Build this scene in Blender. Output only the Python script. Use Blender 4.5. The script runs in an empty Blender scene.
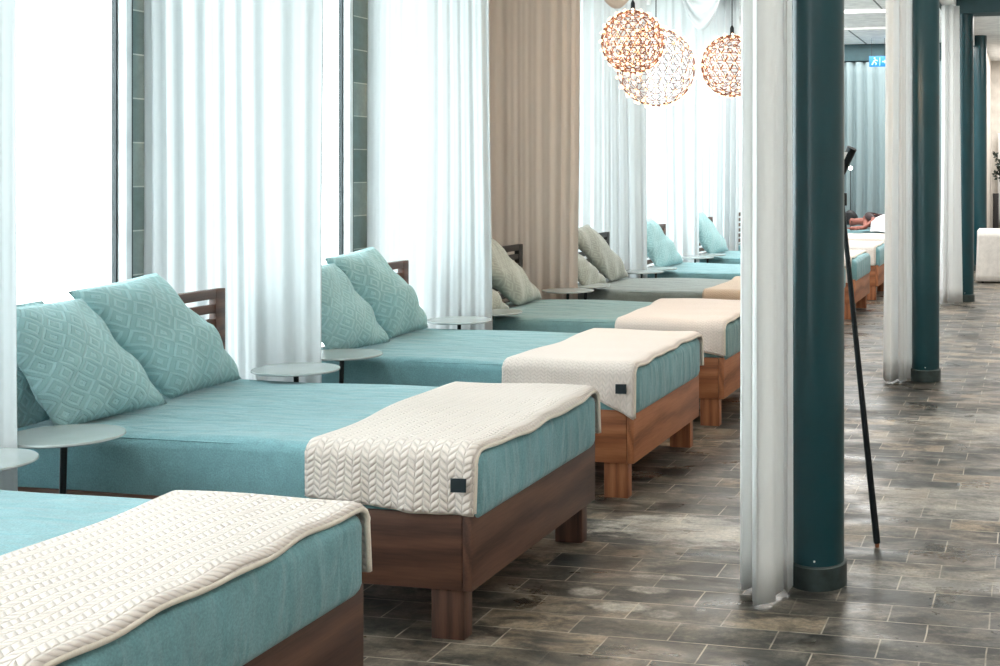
import bpy, bmesh, math, random
from mathutils import Vector, Matrix

S = bpy.context.scene
COL = S.collection
R = random.Random(7)

# ------------------------------------------------------------------ camera, light, exposure
cam_d = bpy.data.cameras.new('camera')
cam = bpy.data.objects.new('camera', cam_d)
COL.objects.link(cam)
cam.location = (0, 0, 1.8)
cam.rotation_euler = (math.radians(90), 0, math.atan(253 / 1209))
cam_d.sensor_width = 36
cam_d.lens = 1209 * 36 / 1000
cam_d.shift_x = -0.280
cam_d.shift_y = -0.163
cam_d.clip_end = 200
S.camera = cam

world = bpy.data.worlds.new('overcast_sky')
S.world = world
world.use_nodes = True
bg = world.node_tree.nodes['Background']
bg.inputs[0].default_value = (0.90, 0.965, 1.0, 1)
bg.inputs[1].default_value = 4.6

S.view_settings.view_transform = 'Standard'
S.view_settings.look = 'None'
S.view_settings.gamma = 1
S.view_settings.use_curve_mapping = False
S.view_settings.exposure = 0.78


def lamp(name, kind, loc, energy, color=(1, 1, 1), size=0.1, rot=(0, 0, 0), size_y=None):
    d = bpy.data.lights.new(name, kind)
    d.energy = energy
    d.color = color
    if kind == 'AREA':
        d.size = size
        if size_y:
            d.shape = 'RECTANGLE'
            d.size_y = size_y
    elif kind in ('POINT', 'SPOT'):
        d.shadow_soft_size = size
    o = bpy.data.objects.new(name, d)
    COL.objects.link(o)
    o.location = loc
    o.rotation_euler = rot
    return o


# unseen fill lights added just below the ceiling to brighten beds and corridor
for lx, ly, e in ((-2.6, -1.2, 25), (0.9, -1.2, 35), (-2.9, 2.9, 14), (0.9, 4.5, 24), (0.9, 9.0, 32), (-2.9, 11.0, 25), (0.9, 13.5, 38),
                  (-2.9, 14.5, 60), (-2.9, 18.8, 90), (0.9, 19.5, 70), (0.6, 25.0, 110), (-2.9, 21.5, 80)):
    lamp('ceiling_panel_light', 'AREA', (lx, ly, 4.19), e, (1.0, 0.97, 0.93), 2.2)


# ------------------------------------------------------------------ materials
def lin(r, g, b):
    f = lambda c: (c / 255 / 12.92) if c / 255 <= 0.04045 else ((c / 255 + 0.055) / 1.055) ** 2.4
    return (f(r), f(g), f(b), 1)


class NT:
    def __init__(self, name):
        self.m = bpy.data.materials.new(name)
        self.m.use_nodes = True
        self.t = self.m.node_tree
        self.b = self.t.nodes['Principled BSDF']
        self.out = self.t.nodes['Material Output']

    def n(self, typ, **kw):
        x = self.t.nodes.new('ShaderNode' + typ)
        for k, v in kw.items():
            setattr(x, k, v)
        return x

    def l(self, a, b):
        self.t.links.new(a, b)

    def coord(self, kind='Object', scale=(1, 1, 1), rot=(0, 0, 0)):
        c = self.n('TexCoord')
        mp = self.n('Mapping')
        mp.inputs['Scale'].default_value = scale
        mp.inputs['Rotation'].default_value = rot
        self.l(c.outputs[kind], mp.inputs[0])
        return mp.outputs[0]

    def noise(self, vec, scale, detail=3, rough=0.5, dist=0):
        x = self.n('TexNoise')
        x.inputs['Scale'].default_value = scale
        x.inputs['Detail'].default_value = detail
        x.inputs['Roughness'].default_value = rough
        x.inputs['Distortion'].default_value = dist
        if vec is not None:
            self.l(vec, x.inputs['Vector'])
        return x.outputs['Fac']

    def ramp(self, fac, stops):
        x = self.n('ValToRGB')
        e = x.color_ramp.elements
        while len(e) < len(stops):
            e.new(0.5)
        for i, (p, c) in enumerate(stops):
            e[i].position = p
            e[i].color = c if len(c) == 4 else (*c, 1)
        self.l(fac, x.inputs[0])
        return x.outputs[0]

    def mix(self, fac, a, b, blend='MIX'):
        x = self.n('Mix', data_type='RGBA', blend_type=blend)
        for sock, v in ((x.inputs[0], fac), (x.inputs[6], a), (x.inputs[7], b)):
            if hasattr(v, 'node'):
                self.l(v, sock)
            else:
                sock.default_value = v
        return x.outputs[2]

    def math(self, op, a, b=None, c=None):
        x = self.n('Math', operation=op)
        for i, v in enumerate((a, b, c)):
            if v is None:
                continue
            if hasattr(v, 'node'):
                self.l(v, x.inputs[i])
            else:
                x.inputs[i].default_value = v
        return x.outputs[0]

    def bump(self, h, strength=0.3, dist=0.01):
        x = self.n('Bump')
        x.inputs['Strength'].default_value = strength
        x.inputs['Distance'].default_value = dist
        self.l(h, x.inputs['Height'])
        self.l(x.outputs[0], self.b.inputs['Normal'])
        return x

    def set(self, **kw):
        for k, v in kw.items():
            s = self.b.inputs[k.replace('_', ' ')]
            if hasattr(v, 'node'):
                self.l(v, s)
            else:
                s.default_value = v
        return self


def plain(name, rgb, rough=0.6, metal=0.0, vary=0.06, scale=6):
    t = NT(name)
    f = t.noise(t.coord(), scale, 4)
    c = lin(*rgb)
    lo = tuple(x * (1 - vary * 2) for x in c[:3]) + (1,)
    hi = tuple(min(1, x * (1 + vary * 2)) for x in c[:3]) + (1,)
    t.set(Base_Color=t.ramp(f, [(0.3, lo), (0.7, hi)]), Roughness=rough, Metallic=metal)
    return t.m


def fabric(name, rgb, rough=0.9, bscale=260, bstr=0.35, vary=0.10, sheen=0.25):
    t = NT(name)
    co = t.coord()
    f = t.noise(co, 9, 5, 0.65)
    fine = t.noise(co, bscale, 2, 0.6)
    c = lin(*rgb)
    lo = tuple(x * (1 - vary) for x in c[:3]) + (1,)
    hi = tuple(min(1, x * (1 + vary)) for x in c[:3]) + (1,)
    base = t.ramp(f, [(0.3, lo), (0.7, hi)])
    base = t.mix(0.16, base, t.ramp(fine, [(0.3, (0, 0, 0, 1)), (0.7, (1, 1, 1, 1))]), 'OVERLAY')
    t.set(Base_Color=base, Roughness=rough)
    t.b.inputs['Sheen Weight'].default_value = sheen
    t.bump(fine, bstr, 0.004)
    return t


def sheet_mat(name, rgb):
    t = fabric(name, rgb, bscale=150, bstr=0.4)
    # soft pull-wrinkles of the fitted sheet
    w = t.noise(t.coord('Object', (3.0, 9.0, 3.0), (0, 0, 0.6)), 1.3, 2, 0.45, 0.6)
    b2 = t.n('Bump')
    b2.inputs['Strength'].default_value = 0.8
    b2.inputs['Distance'].default_value = 0.03
    t.l(w, b2.inputs['Height'])
    for nd in t.t.nodes:
        if nd.type == 'BUMP' and nd != b2:
            t.l(b2.outputs[0], nd.inputs['Normal'])
    return t.m


def pillow_mat(name, rgb, strength=0.8):
    t = NT(name)
    uv = t.n('TexCoord').outputs['UV']
    sep = t.n('SeparateXYZ')
    t.l(uv, sep.inputs[0])
    k = 5.0
    def cell(s):
        return t.math('ABSOLUTE', t.math('SUBTRACT', t.math('FRACT', t.math('MULTIPLY', s, k)), 0.5))
    d = t.math('ADD', cell(sep.outputs[0]), cell(sep.outputs[1]))
    rings = t.math('SINE', t.math('MULTIPLY', d, 2 * math.pi * 3.0))
    ridge = t.math('SMOOTH_MIN', t.math('MAXIMUM', rings, 0.0), 0.6, 0.2)
    fine = t.noise(t.coord(), 240, 2)
    h = t.math('ADD', t.math('MULTIPLY', ridge, 1.0), t.math('MULTIPLY', fine, 0.5))
    c = lin(*rgb)
    f = t.noise(t.coord(), 7, 4)
    base = t.ramp(f, [(0.3, tuple(x * 0.92 for x in c[:3]) + (1,)), (0.7, tuple(min(1, x * 1.08) for x in c[:3]) + (1,))])
    # raised threads of the weave are a slightly paler yarn
    base = t.mix(t.math('MULTIPLY', t.math('POWER', ridge, 2.0), 0.9), base, lin(*[min(255, v + 44) for v in rgb]))
    t.set(Base_Color=base, Roughness=0.9)
    t.b.inputs['Sheen Weight'].default_value = 0.25
    t.bump(h, strength, 0.007)
    return t.m


def knit_mat(name, rgb, pu=0.066, pv=0.026, strength=0.75):
    t = NT(name)
    uv = t.n('TexCoord').outputs['UV']
    sep = t.n('SeparateXYZ')
    t.l(uv, sep.inputs[0])
    u, v = sep.outputs[0], sep.outputs[1]
    fu = t.math('FRACT', t.math('DIVIDE', u, pu))
    tri = t.math('ABSOLUTE', t.math('SUBTRACT', fu, 0.5))          # 0 mid .. .5 edge
    ph = t.math('ADD', t.math('DIVIDE', v, pv), t.math('MULTIPLY', tri, 1.7))
    rib = t.math('ABSOLUTE', t.math('SINE', t.math('MULTIPLY', ph, math.pi)))
    seam = t.math('SMOOTH_MIN', t.math('MULTIPLY', t.math('SUBTRACT', 0.5, t.math('ABSOLUTE', t.math('SUBTRACT', tri, 0.25))), 2.0), 1.0, 0.2)
    groove = t.math('MINIMUM', t.math('MULTIPLY', t.math('MINIMUM', tri, t.math('SUBTRACT', 0.5, tri)), 14.0), 1.0)
    h = t.math('MULTIPLY', t.math('POWER', rib, 0.6), t.math('ADD', t.math('MULTIPLY', groove, 0.7), 0.3))
    fine = t.noise(t.coord(), 320, 2)
    h2 = t.math('ADD', h, t.math('MULTIPLY', fine, 0.25))
    c = lin(*rgb)
    base = t.mix(h, tuple(x * 0.86 for x in c[:3]) + (1,), c)
    t.set(Base_Color=base, Roughness=0.95)
    t.b.inputs['Sheen Weight'].default_value = 0.3
    t.bump(h2, strength, 0.009)
    return t.m


def wood_mat(name, dark, mid, light, rough=0.5, axis='X'):
    t = NT(name)
    rot = {'X': (0, 0, 0), 'Y': (0, 0, -math.pi / 2), 'Z': (0, math.pi / 2, 0)}[axis]
    tc = t.n('TexCoord')
    mr = t.n('Mapping')
    mr.inputs['Rotation'].default_value = rot
    t.l(tc.outputs['Object'], mr.inputs[0])

    def scaled(v):
        m = t.n('Mapping')
        m.inputs['Scale'].default_value = v
        t.l(mr.outputs[0], m.inputs[0])
        return m.outputs[0]
    co = scaled((0.8, 4.0, 4.0))
    warp = t.noise(co, 1.6, 3, 0.5)
    w = t.n('TexWave', wave_type='RINGS', rings_direction='X', bands_direction='X')
    w.inputs['Scale'].default_value = 1.5
    w.inputs['Distortion'].default_value = 7
    w.inputs['Detail'].default_value = 3
    w.inputs['Detail Scale'].default_value = 0.8
    t.l(co, w.inputs['Vector'])
    grain = t.noise(scaled((5, 80, 80)), 1.5, 3, 0.6)
    f = t.math('ADD', t.math('MULTIPLY', w.outputs['Fac'], 0.42), t.math('MULTIPLY', grain, 0.6))
    base = t.ramp(f, [(0.12, lin(*dark)), (0.5, lin(*mid)), (0.92, lin(*light))])
    t.set(Base_Color=base, Roughness=rough)
    t.bump(f, 0.12, 0.004)
    return t.m


def curtain_mat(name, rgb, trans=0.5, clear=0.10):
    t = NT(name)
    c = lin(*rgb)
    d = t.n('BsdfDiffuse')
    tr = t.n('BsdfTranslucent')
    tp = t.n('BsdfTransparent')
    weave = t.noise(t.coord('Object', (1, 1, 0.15)), 90, 2)
    col = t.mix(weave, tuple(x * 0.95 for x in c[:3]) + (1,), c)
    t.l(col, d.inputs[0])
    t.l(col, tr.inputs[0])
    m1 = t.n('MixShader')
    m1.inputs[0].default_value = trans
    t.l(d.outputs[0], m1.inputs[1])
    t.l(tr.outputs[0], m1.inputs[2])
    m2 = t.n('MixShader')
    m2.inputs[0].default_value = clear
    t.l(m1.outputs[0], m2.inputs[1])
    t.l(tp.outputs[0], m2.inputs[2])
    t.l(m2.outputs[0], t.out.inputs[0])
    return t.m


def glass_mat():
    t = NT('window_glass')
    tp = t.n('BsdfTransparent')
    tp.inputs[0].default_value = (0.96, 0.985, 0.98, 1)
    gl = t.n('BsdfGlossy')
    gl.inputs['Roughness'].default_value = 0.03
    fr = t.n('Fresnel')
    fr.inputs[0].default_value = 1.45
    m = t.n('MixShader')
    geo = t.n('NewGeometry')
    t.l(t.math('MULTIPLY', fr.outputs[0], t.math('SUBTRACT', 1.0, geo.outputs['Backfacing'])), m.inputs[0])
    t.l(tp.outputs[0], m.inputs[1])
    t.l(gl.outputs[0], m.inputs[2])
    t.l(m.outputs[0], t.out.inputs[0])
    return t.m


def emit_mat(name, rgb, strength):
    t = NT(name)
    t.set(Base_Color=lin(*rgb), Emission_Color=lin(*rgb), Emission_Strength=strength)
    return t.m


def floor_mat():
    t = NT('slate_floor_tiles')
    co = t.coord('Object')
    jit = t.n('TexNoise')
    jit.inputs['Scale'].default_value = 3.0
    t.l(co, jit.inputs['Vector'])
    va = t.n('VectorMath', operation='SCALE')
    t.l(jit.outputs['Color'], va.inputs[0])
    va.inputs['Scale'].default_value = 0.012
    vb = t.n('VectorMath', operation='ADD')
    t.l(co, vb.inputs[0])
    t.l(va.outputs[0], vb.inputs[1])
    br = t.n('TexBrick')
    br.offset = 0.41
    br.offset_frequency = 2
    br.squash = 1.0
    br.inputs['Color1'].default_value = (0, 0, 0, 1)
    br.inputs['Color2'].default_value = (1, 1, 1, 1)
    br.inputs['Mortar'].default_value = (0.5, 0.5, 0.5, 1)
    br.inputs['Scale'].default_value = 1.0
    br.inputs['Mortar Size'].default_value = 0.0035
    br.inputs['Mortar Smooth'].default_value = 0.2
    br.inputs['Brick Width'].default_value = 0.40
    br.inputs['Row Height'].default_value = 0.185
    t.l(vb.outputs[0], br.inputs['Vector'])
    tile = t.ramp(br.outputs['Color'], [
        (0.0, lin(34, 38, 36)), (0.22, lin(66, 62, 55)), (0.42, lin(102, 90, 78)),
        (0.6, lin(50, 54, 52)), (0.8, lin(148, 130, 108)), (1.0, lin(76, 72, 66))])
    streak = t.noise(t.coord('Object', (1.5, 2.6, 1)), 2.4, 8, 0.72, 0.3)
    tile = t.mix(t.ramp(streak, [(0.46, (0, 0, 0, 1)), (0.74, (0.7, 0.7, 0.7, 1))]), tile, lin(168, 156, 140))
    dark = t.noise(t.coord('Object', (1.2, 2.2, 1)), 3.1, 6, 0.7, 0.5)
    tile = t.mix(t.ramp(dark, [(0.43, (0, 0, 0, 1)), (0.60, (0.88, 0.88, 0.88, 1))]), tile, lin(30, 33, 31))
    # broad pale patches paint floor sheen; small ones are dried puddle rings
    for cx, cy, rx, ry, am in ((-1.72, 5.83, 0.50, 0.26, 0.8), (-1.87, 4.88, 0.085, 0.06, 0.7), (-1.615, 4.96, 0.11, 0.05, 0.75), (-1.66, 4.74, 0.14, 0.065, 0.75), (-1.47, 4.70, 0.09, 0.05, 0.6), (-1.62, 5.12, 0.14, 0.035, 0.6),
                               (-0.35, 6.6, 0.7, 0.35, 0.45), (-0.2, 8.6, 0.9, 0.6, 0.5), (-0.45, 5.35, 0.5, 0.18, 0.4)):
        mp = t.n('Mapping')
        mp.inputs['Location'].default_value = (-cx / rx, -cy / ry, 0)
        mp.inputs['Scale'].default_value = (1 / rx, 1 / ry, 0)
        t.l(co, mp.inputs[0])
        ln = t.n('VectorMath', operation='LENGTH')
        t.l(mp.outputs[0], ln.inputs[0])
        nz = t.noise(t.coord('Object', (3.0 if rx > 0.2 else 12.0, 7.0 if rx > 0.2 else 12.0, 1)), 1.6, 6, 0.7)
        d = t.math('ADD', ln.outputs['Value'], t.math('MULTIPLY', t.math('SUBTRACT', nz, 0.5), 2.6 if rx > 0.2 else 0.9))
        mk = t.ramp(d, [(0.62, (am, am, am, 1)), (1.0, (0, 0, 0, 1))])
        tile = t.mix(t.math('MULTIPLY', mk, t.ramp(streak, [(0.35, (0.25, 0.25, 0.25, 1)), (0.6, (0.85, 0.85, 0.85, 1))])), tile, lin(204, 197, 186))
    fine = t.noise(co, 48, 8, 0.78)
    tile = t.mix(0.8, tile, t.ramp(fine, [(0.3, (0.2, 0.2, 0.2, 1)), (0.7, (0.8, 0.8, 0.8, 1))]), 'OVERLAY')
    gn = t.ramp(t.noise(co, 2.6, 4, 0.7), [(0.38, (0.1, 0.1, 0.1, 1)), (0.6, (0.85, 0.85, 0.85, 1))])
    base = t.mix(t.math('MULTIPLY', br.outputs['Fac'], gn), tile, lin(188, 176, 158))
    wet = t.noise(t.coord('Object', (1.0, 2.0, 1)), 1.7, 5, 0.6, 0.6)
    rough = t.ramp(wet, [(0.36, (0.26, 0.26, 0.26, 1)), (0.62, (0.58, 0.58, 0.58, 1))])
    t.set(Base_Color=base, Roughness=rough)
    t.b.inputs['Specular IOR Level'].default_value = 0.6
    h = t.math('SUBTRACT', t.math('MULTIPLY', fine, 0.35), br.outputs['Fac'])
    h = t.math('ADD', h, t.math('MULTIPLY', streak, 0.7))
    t.bump(h, 0.28, 0.006)
    return t.m


def stone_mat():
    t = NT('teal_stone_tiles')
    co = t.n('TexCoord').outputs['Object']
    sep = t.n('SeparateXYZ')
    t.l(co, sep.inputs[0])
    cmb = t.n('CombineXYZ')
    t.l(t.math('ADD', sep.outputs[1], sep.outputs[0]), cmb.inputs[0])
    t.l(sep.outputs[2], cmb.inputs[1])
    br = t.n('TexBrick')
    br.offset = 0.0
    br.inputs['Color1'].default_value = lin(84, 112, 114)
    br.inputs['Color2'].default_value = lin(140, 158, 156)
    br.inputs['Mortar'].default_value = lin(186, 198, 196)
    br.inputs['Scale'].default_value = 1
    br.inputs['Mortar Size'].default_value = 0.004
    br.inputs['Brick Width'].default_value = 0.6
    br.inputs['Row Height'].default_value = 0.244
    t.l(cmb.outputs[0], br.inputs['Vector'])
    f = t.noise(co, 14, 5, 0.65)
    t.set(Base_Color=t.mix(0.3, br.outputs[0], t.ramp(f, [(0.3, (0.25, 0.25, 0.25, 1)), (0.7, (0.75, 0.75, 0.75, 1))]), 'OVERLAY'), Roughness=0.5)
    return t.m


M = dict(
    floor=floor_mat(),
    stone=stone_mat(),
    glass=glass_mat(),
    wall=plain('warm_plaster', (206, 200, 192), 0.85),
    wall_taupe=plain('taupe_plaster', (150, 138, 126), 0.9),
    wall_dark=plain('dark_teal_paint', (52, 78, 84), 0.7),
    ceiling=plain('pale_ceiling', (240, 243, 245), 0.85),
    ceiling_line=plain('ceiling_joint', (120, 126, 128), 0.8),
    batten=plain('white_batten', (240, 242, 242), 0.7),
    alu=plain('window_aluminium', (222, 228, 230), 0.35, 0.3),
    gasket=plain('window_gasket', (44, 54, 58), 0.5),
    terrace=plain('outdoor_paving', (220, 220, 214), 0.9),
    teal=plain('teal_gloss_paint', (8, 58, 66), 0.3, 0.0, 0.03),
    collar=plain('dark_stone_collar', (44, 56, 56), 0.45, 0, 0.25, 18),
    sheet=sheet_mat('teal_terry_sheet', (116, 161, 168)),
    sheet_mid=sheet_mat('dimmed_teal_terry_sheet', (112, 148, 150)),  # weaker daylight of its bay put into the teal
    sheet_dim=sheet_mat('dim_bay_terry_sheet', (126, 138, 136)),  # lack of daylight in the dim bay painted as grey
    pillow=pillow_mat('teal_diamond_weave', (152, 192, 195), 1.0),
    pillow_plain=pillow_mat('teal_soft_weave', (142, 184, 188), 0.3),
    pillow_dim=pillow_mat('dim_bay_soft_weave', (158, 164, 156), 0.15),  # dim bay's shade put into the pillow colour
    knit=knit_mat('cream_chevron_knit', (227, 215, 206)),
    knit_fine=knit_mat('cream_fine_chevron_knit', (230, 218, 210), 0.04, 0.017, 0.4),
    knit_beige=knit_mat('beige_chevron_knit', (204, 182, 160), 0.04, 0.017, 0.4),
    tag=plain('dark_woven_tag', (20, 34, 40), 0.8),
    sheer=curtain_mat('white_sheer_voile', (224, 229, 231), 0.36, 0.02),
    drape=curtain_mat('cream_drape', (251, 252, 252), 0.54, 0.0),
    taupe=curtain_mat('taupe_drape', (234, 227, 221), 0.35, 0.02),
    back_drape=curtain_mat('grey_teal_drape', (146, 164, 168), 0.15, 0.0),
    table=plain('grey_lacquer_metal', (176, 186, 186), 0.25, 0.25, 0.03),
    black=plain('black_metal', (22, 30, 34), 0.4, 0.4, 0.05),
    white_metal=plain('white_enamel', (236, 236, 232), 0.4),
    copper=plain('copper_wire', (104, 62, 40), 0.35, 0.8, 0.05),
    led=emit_mat('warm_led', (255, 216, 180), 1.5),
    bulb=emit_mat('bulb_glow', (255, 250, 240), 6.0),
    sign=emit_mat('blue_sign_panel', (4, 100, 178), 0.35),
    sign_white=emit_mat('sign_pictogram', (150, 210, 240), 0.5),
    cloth=fabric('white_table_linen', (232, 226, 220), bscale=200, bstr=0.15).m,
    towel=fabric('white_terry_towel', (222, 230, 234)).m,
    skin=plain('skin', (150, 92, 80), 0.55, 0, 0.05, 30),
    hair=plain('dark_hair', (18, 18, 22), 0.5, 0, 0.15, 60),
    robe=fabric('dark_robe', (52, 34, 36)).m,
    leaf=plain('dark_leaf', (34, 48, 40), 0.5, 0, 0.2, 30),
    bark=plain('twig', (60, 48, 40), 0.8),
    pot=plain('grey_planter', (90, 96, 98), 0.6),
    cabinet=plain('dark_cabinet', (38, 58, 60), 0.5),
    frame_dark=plain('dark_frame', (36, 34, 36), 0.5),
)


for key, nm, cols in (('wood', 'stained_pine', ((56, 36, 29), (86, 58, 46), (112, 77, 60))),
                      ('wood_orange', 'lit_pine', ((112, 66, 42), (154, 96, 62), (182, 120, 82))),  # same brown wood, warm light put into its tones
                      ('wood_dark', 'shaded_pine', ((28, 30, 32), (40, 42, 43), (58, 56, 54)))):  # same wood with the shade of unlit headboards painted in
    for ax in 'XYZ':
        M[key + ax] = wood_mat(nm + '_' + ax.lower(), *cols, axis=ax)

# ------------------------------------------------------------------ builders
def link(name, me, mat=None, parent=None, loc=(0, 0, 0)):
    o = bpy.data.objects.new(name, me)
    COL.objects.link(o)
    o.location = loc
    if parent:
        o.parent = parent
    if mat and me is not None:
        me.materials.append(mat)
    return o


def tag(o, label, cat, group=None, kind=None):
    o['label'] = label
    o['category'] = cat
    if group:
        o['group'] = group
    if kind:
        o['kind'] = kind
    return o


def thing(name, loc, label, cat, group=None):
    o = bpy.data.objects.new(name, None)
    COL.objects.link(o)
    o.location = loc
    o.empty_display_size = 0.1
    return tag(o, label, cat, group)


def structure(o):
    o['kind'] = 'structure'
    return o


def finish(bm, name, smooth=False, angle=None):
    me = bpy.data.meshes.new(name)
    bm.normal_update()
    bm.to_mesh(me)
    bm.free()
    if smooth:
        for p in me.polygons:
            p.use_smooth = True
        if angle is not None:
            me.set_sharp_from_angle(angle=math.radians(angle))
    return me


def add_box(bm, x0, x1, y0, y1, z0, z1, bevel=0.0, seg=2):
    b = bmesh.new()
    bmesh.ops.create_cube(b, size=1)
    for v in b.verts:
        v.co = Vector(((x0 + x1) / 2 + v.co.x * (x1 - x0), (y0 + y1) / 2 + v.co.y * (y1 - y0), (z0 + z1) / 2 + v.co.z * (z1 - z0)))
    if bevel > 0:
        bmesh.ops.bevel(b, geom=b.edges[:], offset=bevel, segments=seg, affect='EDGES', profile=0.5)
    tmp = bpy.data.meshes.new('t')
    b.to_mesh(tmp)
    b.free()
    bm.from_mesh(tmp)
    bpy.data.meshes.remove(tmp)
    return bm


def box(name, ext, mat, parent=None, bevel=0.004, origin=(0, 0, 0), seg=2):
    bm = bmesh.new()
    x0, x1, y0, y1, z0, z1 = ext
    add_box(bm, x0 - origin[0], x1 - origin[0], y0 - origin[1], y1 - origin[1], z0 - origin[2], z1 - origin[2], bevel, seg)
    return link(name, finish(bm, name, bevel > 0, 35), mat, parent, origin)


def add_lathe(bm, prof, n=48, c=(0, 0)):
    rings = []
    for r, z in prof:
        if r < 1e-6:
            rings.append([bm.verts.new((c[0], c[1], z))])
        else:
            rings.append([bm.verts.new((c[0] + r * math.cos(2 * math.pi * i / n), c[1] + r * math.sin(2 * math.pi * i / n), z)) for i in range(n)])
    for a, b in zip(rings, rings[1:]):
        for i in range(n):
            j = (i + 1) % n
            if len(a) == 1 and len(b) == 1:
                continue
            if len(a) == 1:
                bm.faces.new((a[0], b[j], b[i]))
            elif len(b) == 1:
                bm.faces.new((a[i], a[j], b[0]))
            else:
                bm.faces.new((a[i], a[j], b[j], b[i]))


def lathe(name, prof, mat, parent=None, n=48, loc=(0, 0, 0)):
    bm = bmesh.new()
    add_lathe(bm, prof, n)
    bmesh.ops.recalc_face_normals(bm, faces=bm.faces[:])
    return link(name, finish(bm, name, True, 40), mat, parent, loc)


def add_tube(bm, pts, rad, n=10):
    pts = [Vector(p) for p in pts]
    rads = rad if isinstance(rad, (list, tuple)) else [rad] * len(pts)
    rings = []
    up = None
    for i, p in enumerate(pts):
        d = (pts[min(i + 1, len(pts) - 1)] - pts[max(i - 1, 0)]).normalized()
        if up is None:
            up = d.orthogonal().normalized()
        s = d.cross(up)
        if s.length < 1e-5:
            up = d.orthogonal()
            s = d.cross(up)
        s.normalize()
        up = s.cross(d).normalized()
        rings.append([bm.verts.new(p + (s * math.cos(2 * math.pi * k / n) + up * math.sin(2 * math.pi * k / n)) * rads[i]) for k in range(n)])
    for a, b in zip(rings, rings[1:]):
        for i in range(n):
            bm.faces.new((a[i], a[(i + 1) % n], b[(i + 1) % n], b[i]))
    bm.faces.new(rings[0][::-1])
    bm.faces.new(rings[-1])


def tube(name, pts, rad, mat, parent=None, n=10, loc=(0, 0, 0)):
    bm = bmesh.new()
    add_tube(bm, pts, rad, n)
    bmesh.ops.recalc_face_normals(bm, faces=bm.faces[:])
    return link(name, finish(bm, name, True, 50), mat, parent, loc)


def grid_mesh(name, P, UV=None):
    """P[row][col] of Vectors -> smooth mesh, optional UV of the same layout"""
    bm = bmesh.new()
    V = [[bm.verts.new(p) for p in row] for row in P]
    uvl = bm.loops.layers.uv.new('UVMap') if UV else None
    for i in range(len(P) - 1):
        for j in range(len(P[0]) - 1):
            f = bm.faces.new((V[i][j], V[i][j + 1], V[i + 1][j + 1], V[i + 1][j]))
            if UV:
                for lp, (a, b) in zip(f.loops, ((i, j), (i, j + 1), (i + 1, j + 1), (i + 1, j))):
                    lp[uvl].uv = UV[a][b]
    return finish(bm, name, True)


def solidify(o, t, offset=0.0):
    m = o.modifiers.new('cloth_thickness', 'SOLIDIFY')
    m.thickness = t
    m.offset = offset
    return o


def curtain(name, path, z0, z1, folds, amp, mat, label, cat='curtain', group=None, seed=0, flare=0.0, rows=16, per=10, wob=0.02, thick=0.002):
    """hanging cloth: plan path (list of xy), sine folds across it, gathered unevenly"""
    rr = random.Random(seed)
    pts = [Vector((p[0], p[1], 0)) for p in path]
    seg = [(b - a).length for a, b in zip(pts, pts[1:])]
    L = sum(seg)
    n = int(folds * per)
    ph = [rr.uniform(0, 6.28) for _ in range(6)]
    org = sum(pts, Vector()) / len(pts)
    P = []
    for r in range(rows + 1):
        h = r / rows                         # 0 bottom, 1 top
        z = z0 + (z1 - z0) * h
        row = []
        for j in range(n + 1):
            s = j / n
            calm = 0.35 + 0.65 * (0.5 + 0.5 * math.sin(4.3 * s + ph[2]))
            d = s * L
            k = 0
            while k < len(seg) - 1 and d > seg[k]:
                d -= seg[k]
                k += 1
            a, b = pts[k], pts[k + 1]
            t = (b - a).normalized()
            nn = Vector((-t.y, t.x, 0))
            p = a + t * d
            warp = s + 0.035 * math.sin(5.1 * s + ph[0]) + 0.02 * math.sin(13 * s + ph[1]) + 0.012 * (1 - h) * math.sin(7 * s + 2.2 * h + ph[4])
            off = amp * (math.sin(2 * math.pi * folds * warp + ph[2]) * (0.65 + 0.35 * math.sin(9 * s + ph[3]))
                         + 0.3 * math.sin(2 * math.pi * folds * 2.07 * warp + ph[5]))
            off *= (0.8 + 0.3 * (1 - h)) * (calm if amp < 0.04 else 1)
            p = p + nn * off + t * (wob * math.sin(3 * h + 4 * s + ph[1]) * (1 - h))
            p = p + (p - Vector((org.x, org.y, 0))) * flare * (1 - h)
            dz = 0.004 * math.sin(2 * math.pi * folds * s * 0.5 + ph[0]) * (1 - h)
            row.append(Vector((p.x - org.x, p.y - org.y, z + dz - z0)))
        P.append(row)
    o = link(name, grid_mesh(name, P), mat, None, (org.x, org.y, z0))
    if thick:
        solidify(o, thick)
    tag(o, label, cat, group)
    return o


# ------------------------------------------------------------------ setting
WX = -4.86            # inner face of the window wall
CZ = 4.2              # ceiling
YB = 22.95            # far curtain wall
YR = 27.0             # far wall of the corridor

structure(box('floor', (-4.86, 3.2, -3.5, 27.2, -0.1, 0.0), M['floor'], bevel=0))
structure(box('ground', (-30, -4.95, -12, 40, -0.3, -0.08), M['terrace'], bevel=0))
structure(box('ceiling', (-5.2, 3.2, -3.65, 27.2, CZ, CZ + 0.15), M['ceiling'], bevel=0))
structure(box('wall_right', (3.2, 3.35, -3.5, 27.2, 0, CZ), M['wall'], bevel=0))
structure(box('wall_near', (-4.86, 3.2, -3.65, -3.5, 0, CZ), M['wall'], bevel=0))
structure(box('wall_far', (-1.0, 3.2, YR, YR + 0.15, 0, CZ), M['wall'], bevel=0))
structure(box('wall_back', (-4.95, -0.95, YB + 0.15, YB + 0.3, 0, CZ), M['wall_dark'], bevel=0))
structure(box('wall_return', (-1.0, -0.9, YB + 0.12, YR, 0, CZ), M['wall'], bevel=0))

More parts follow.
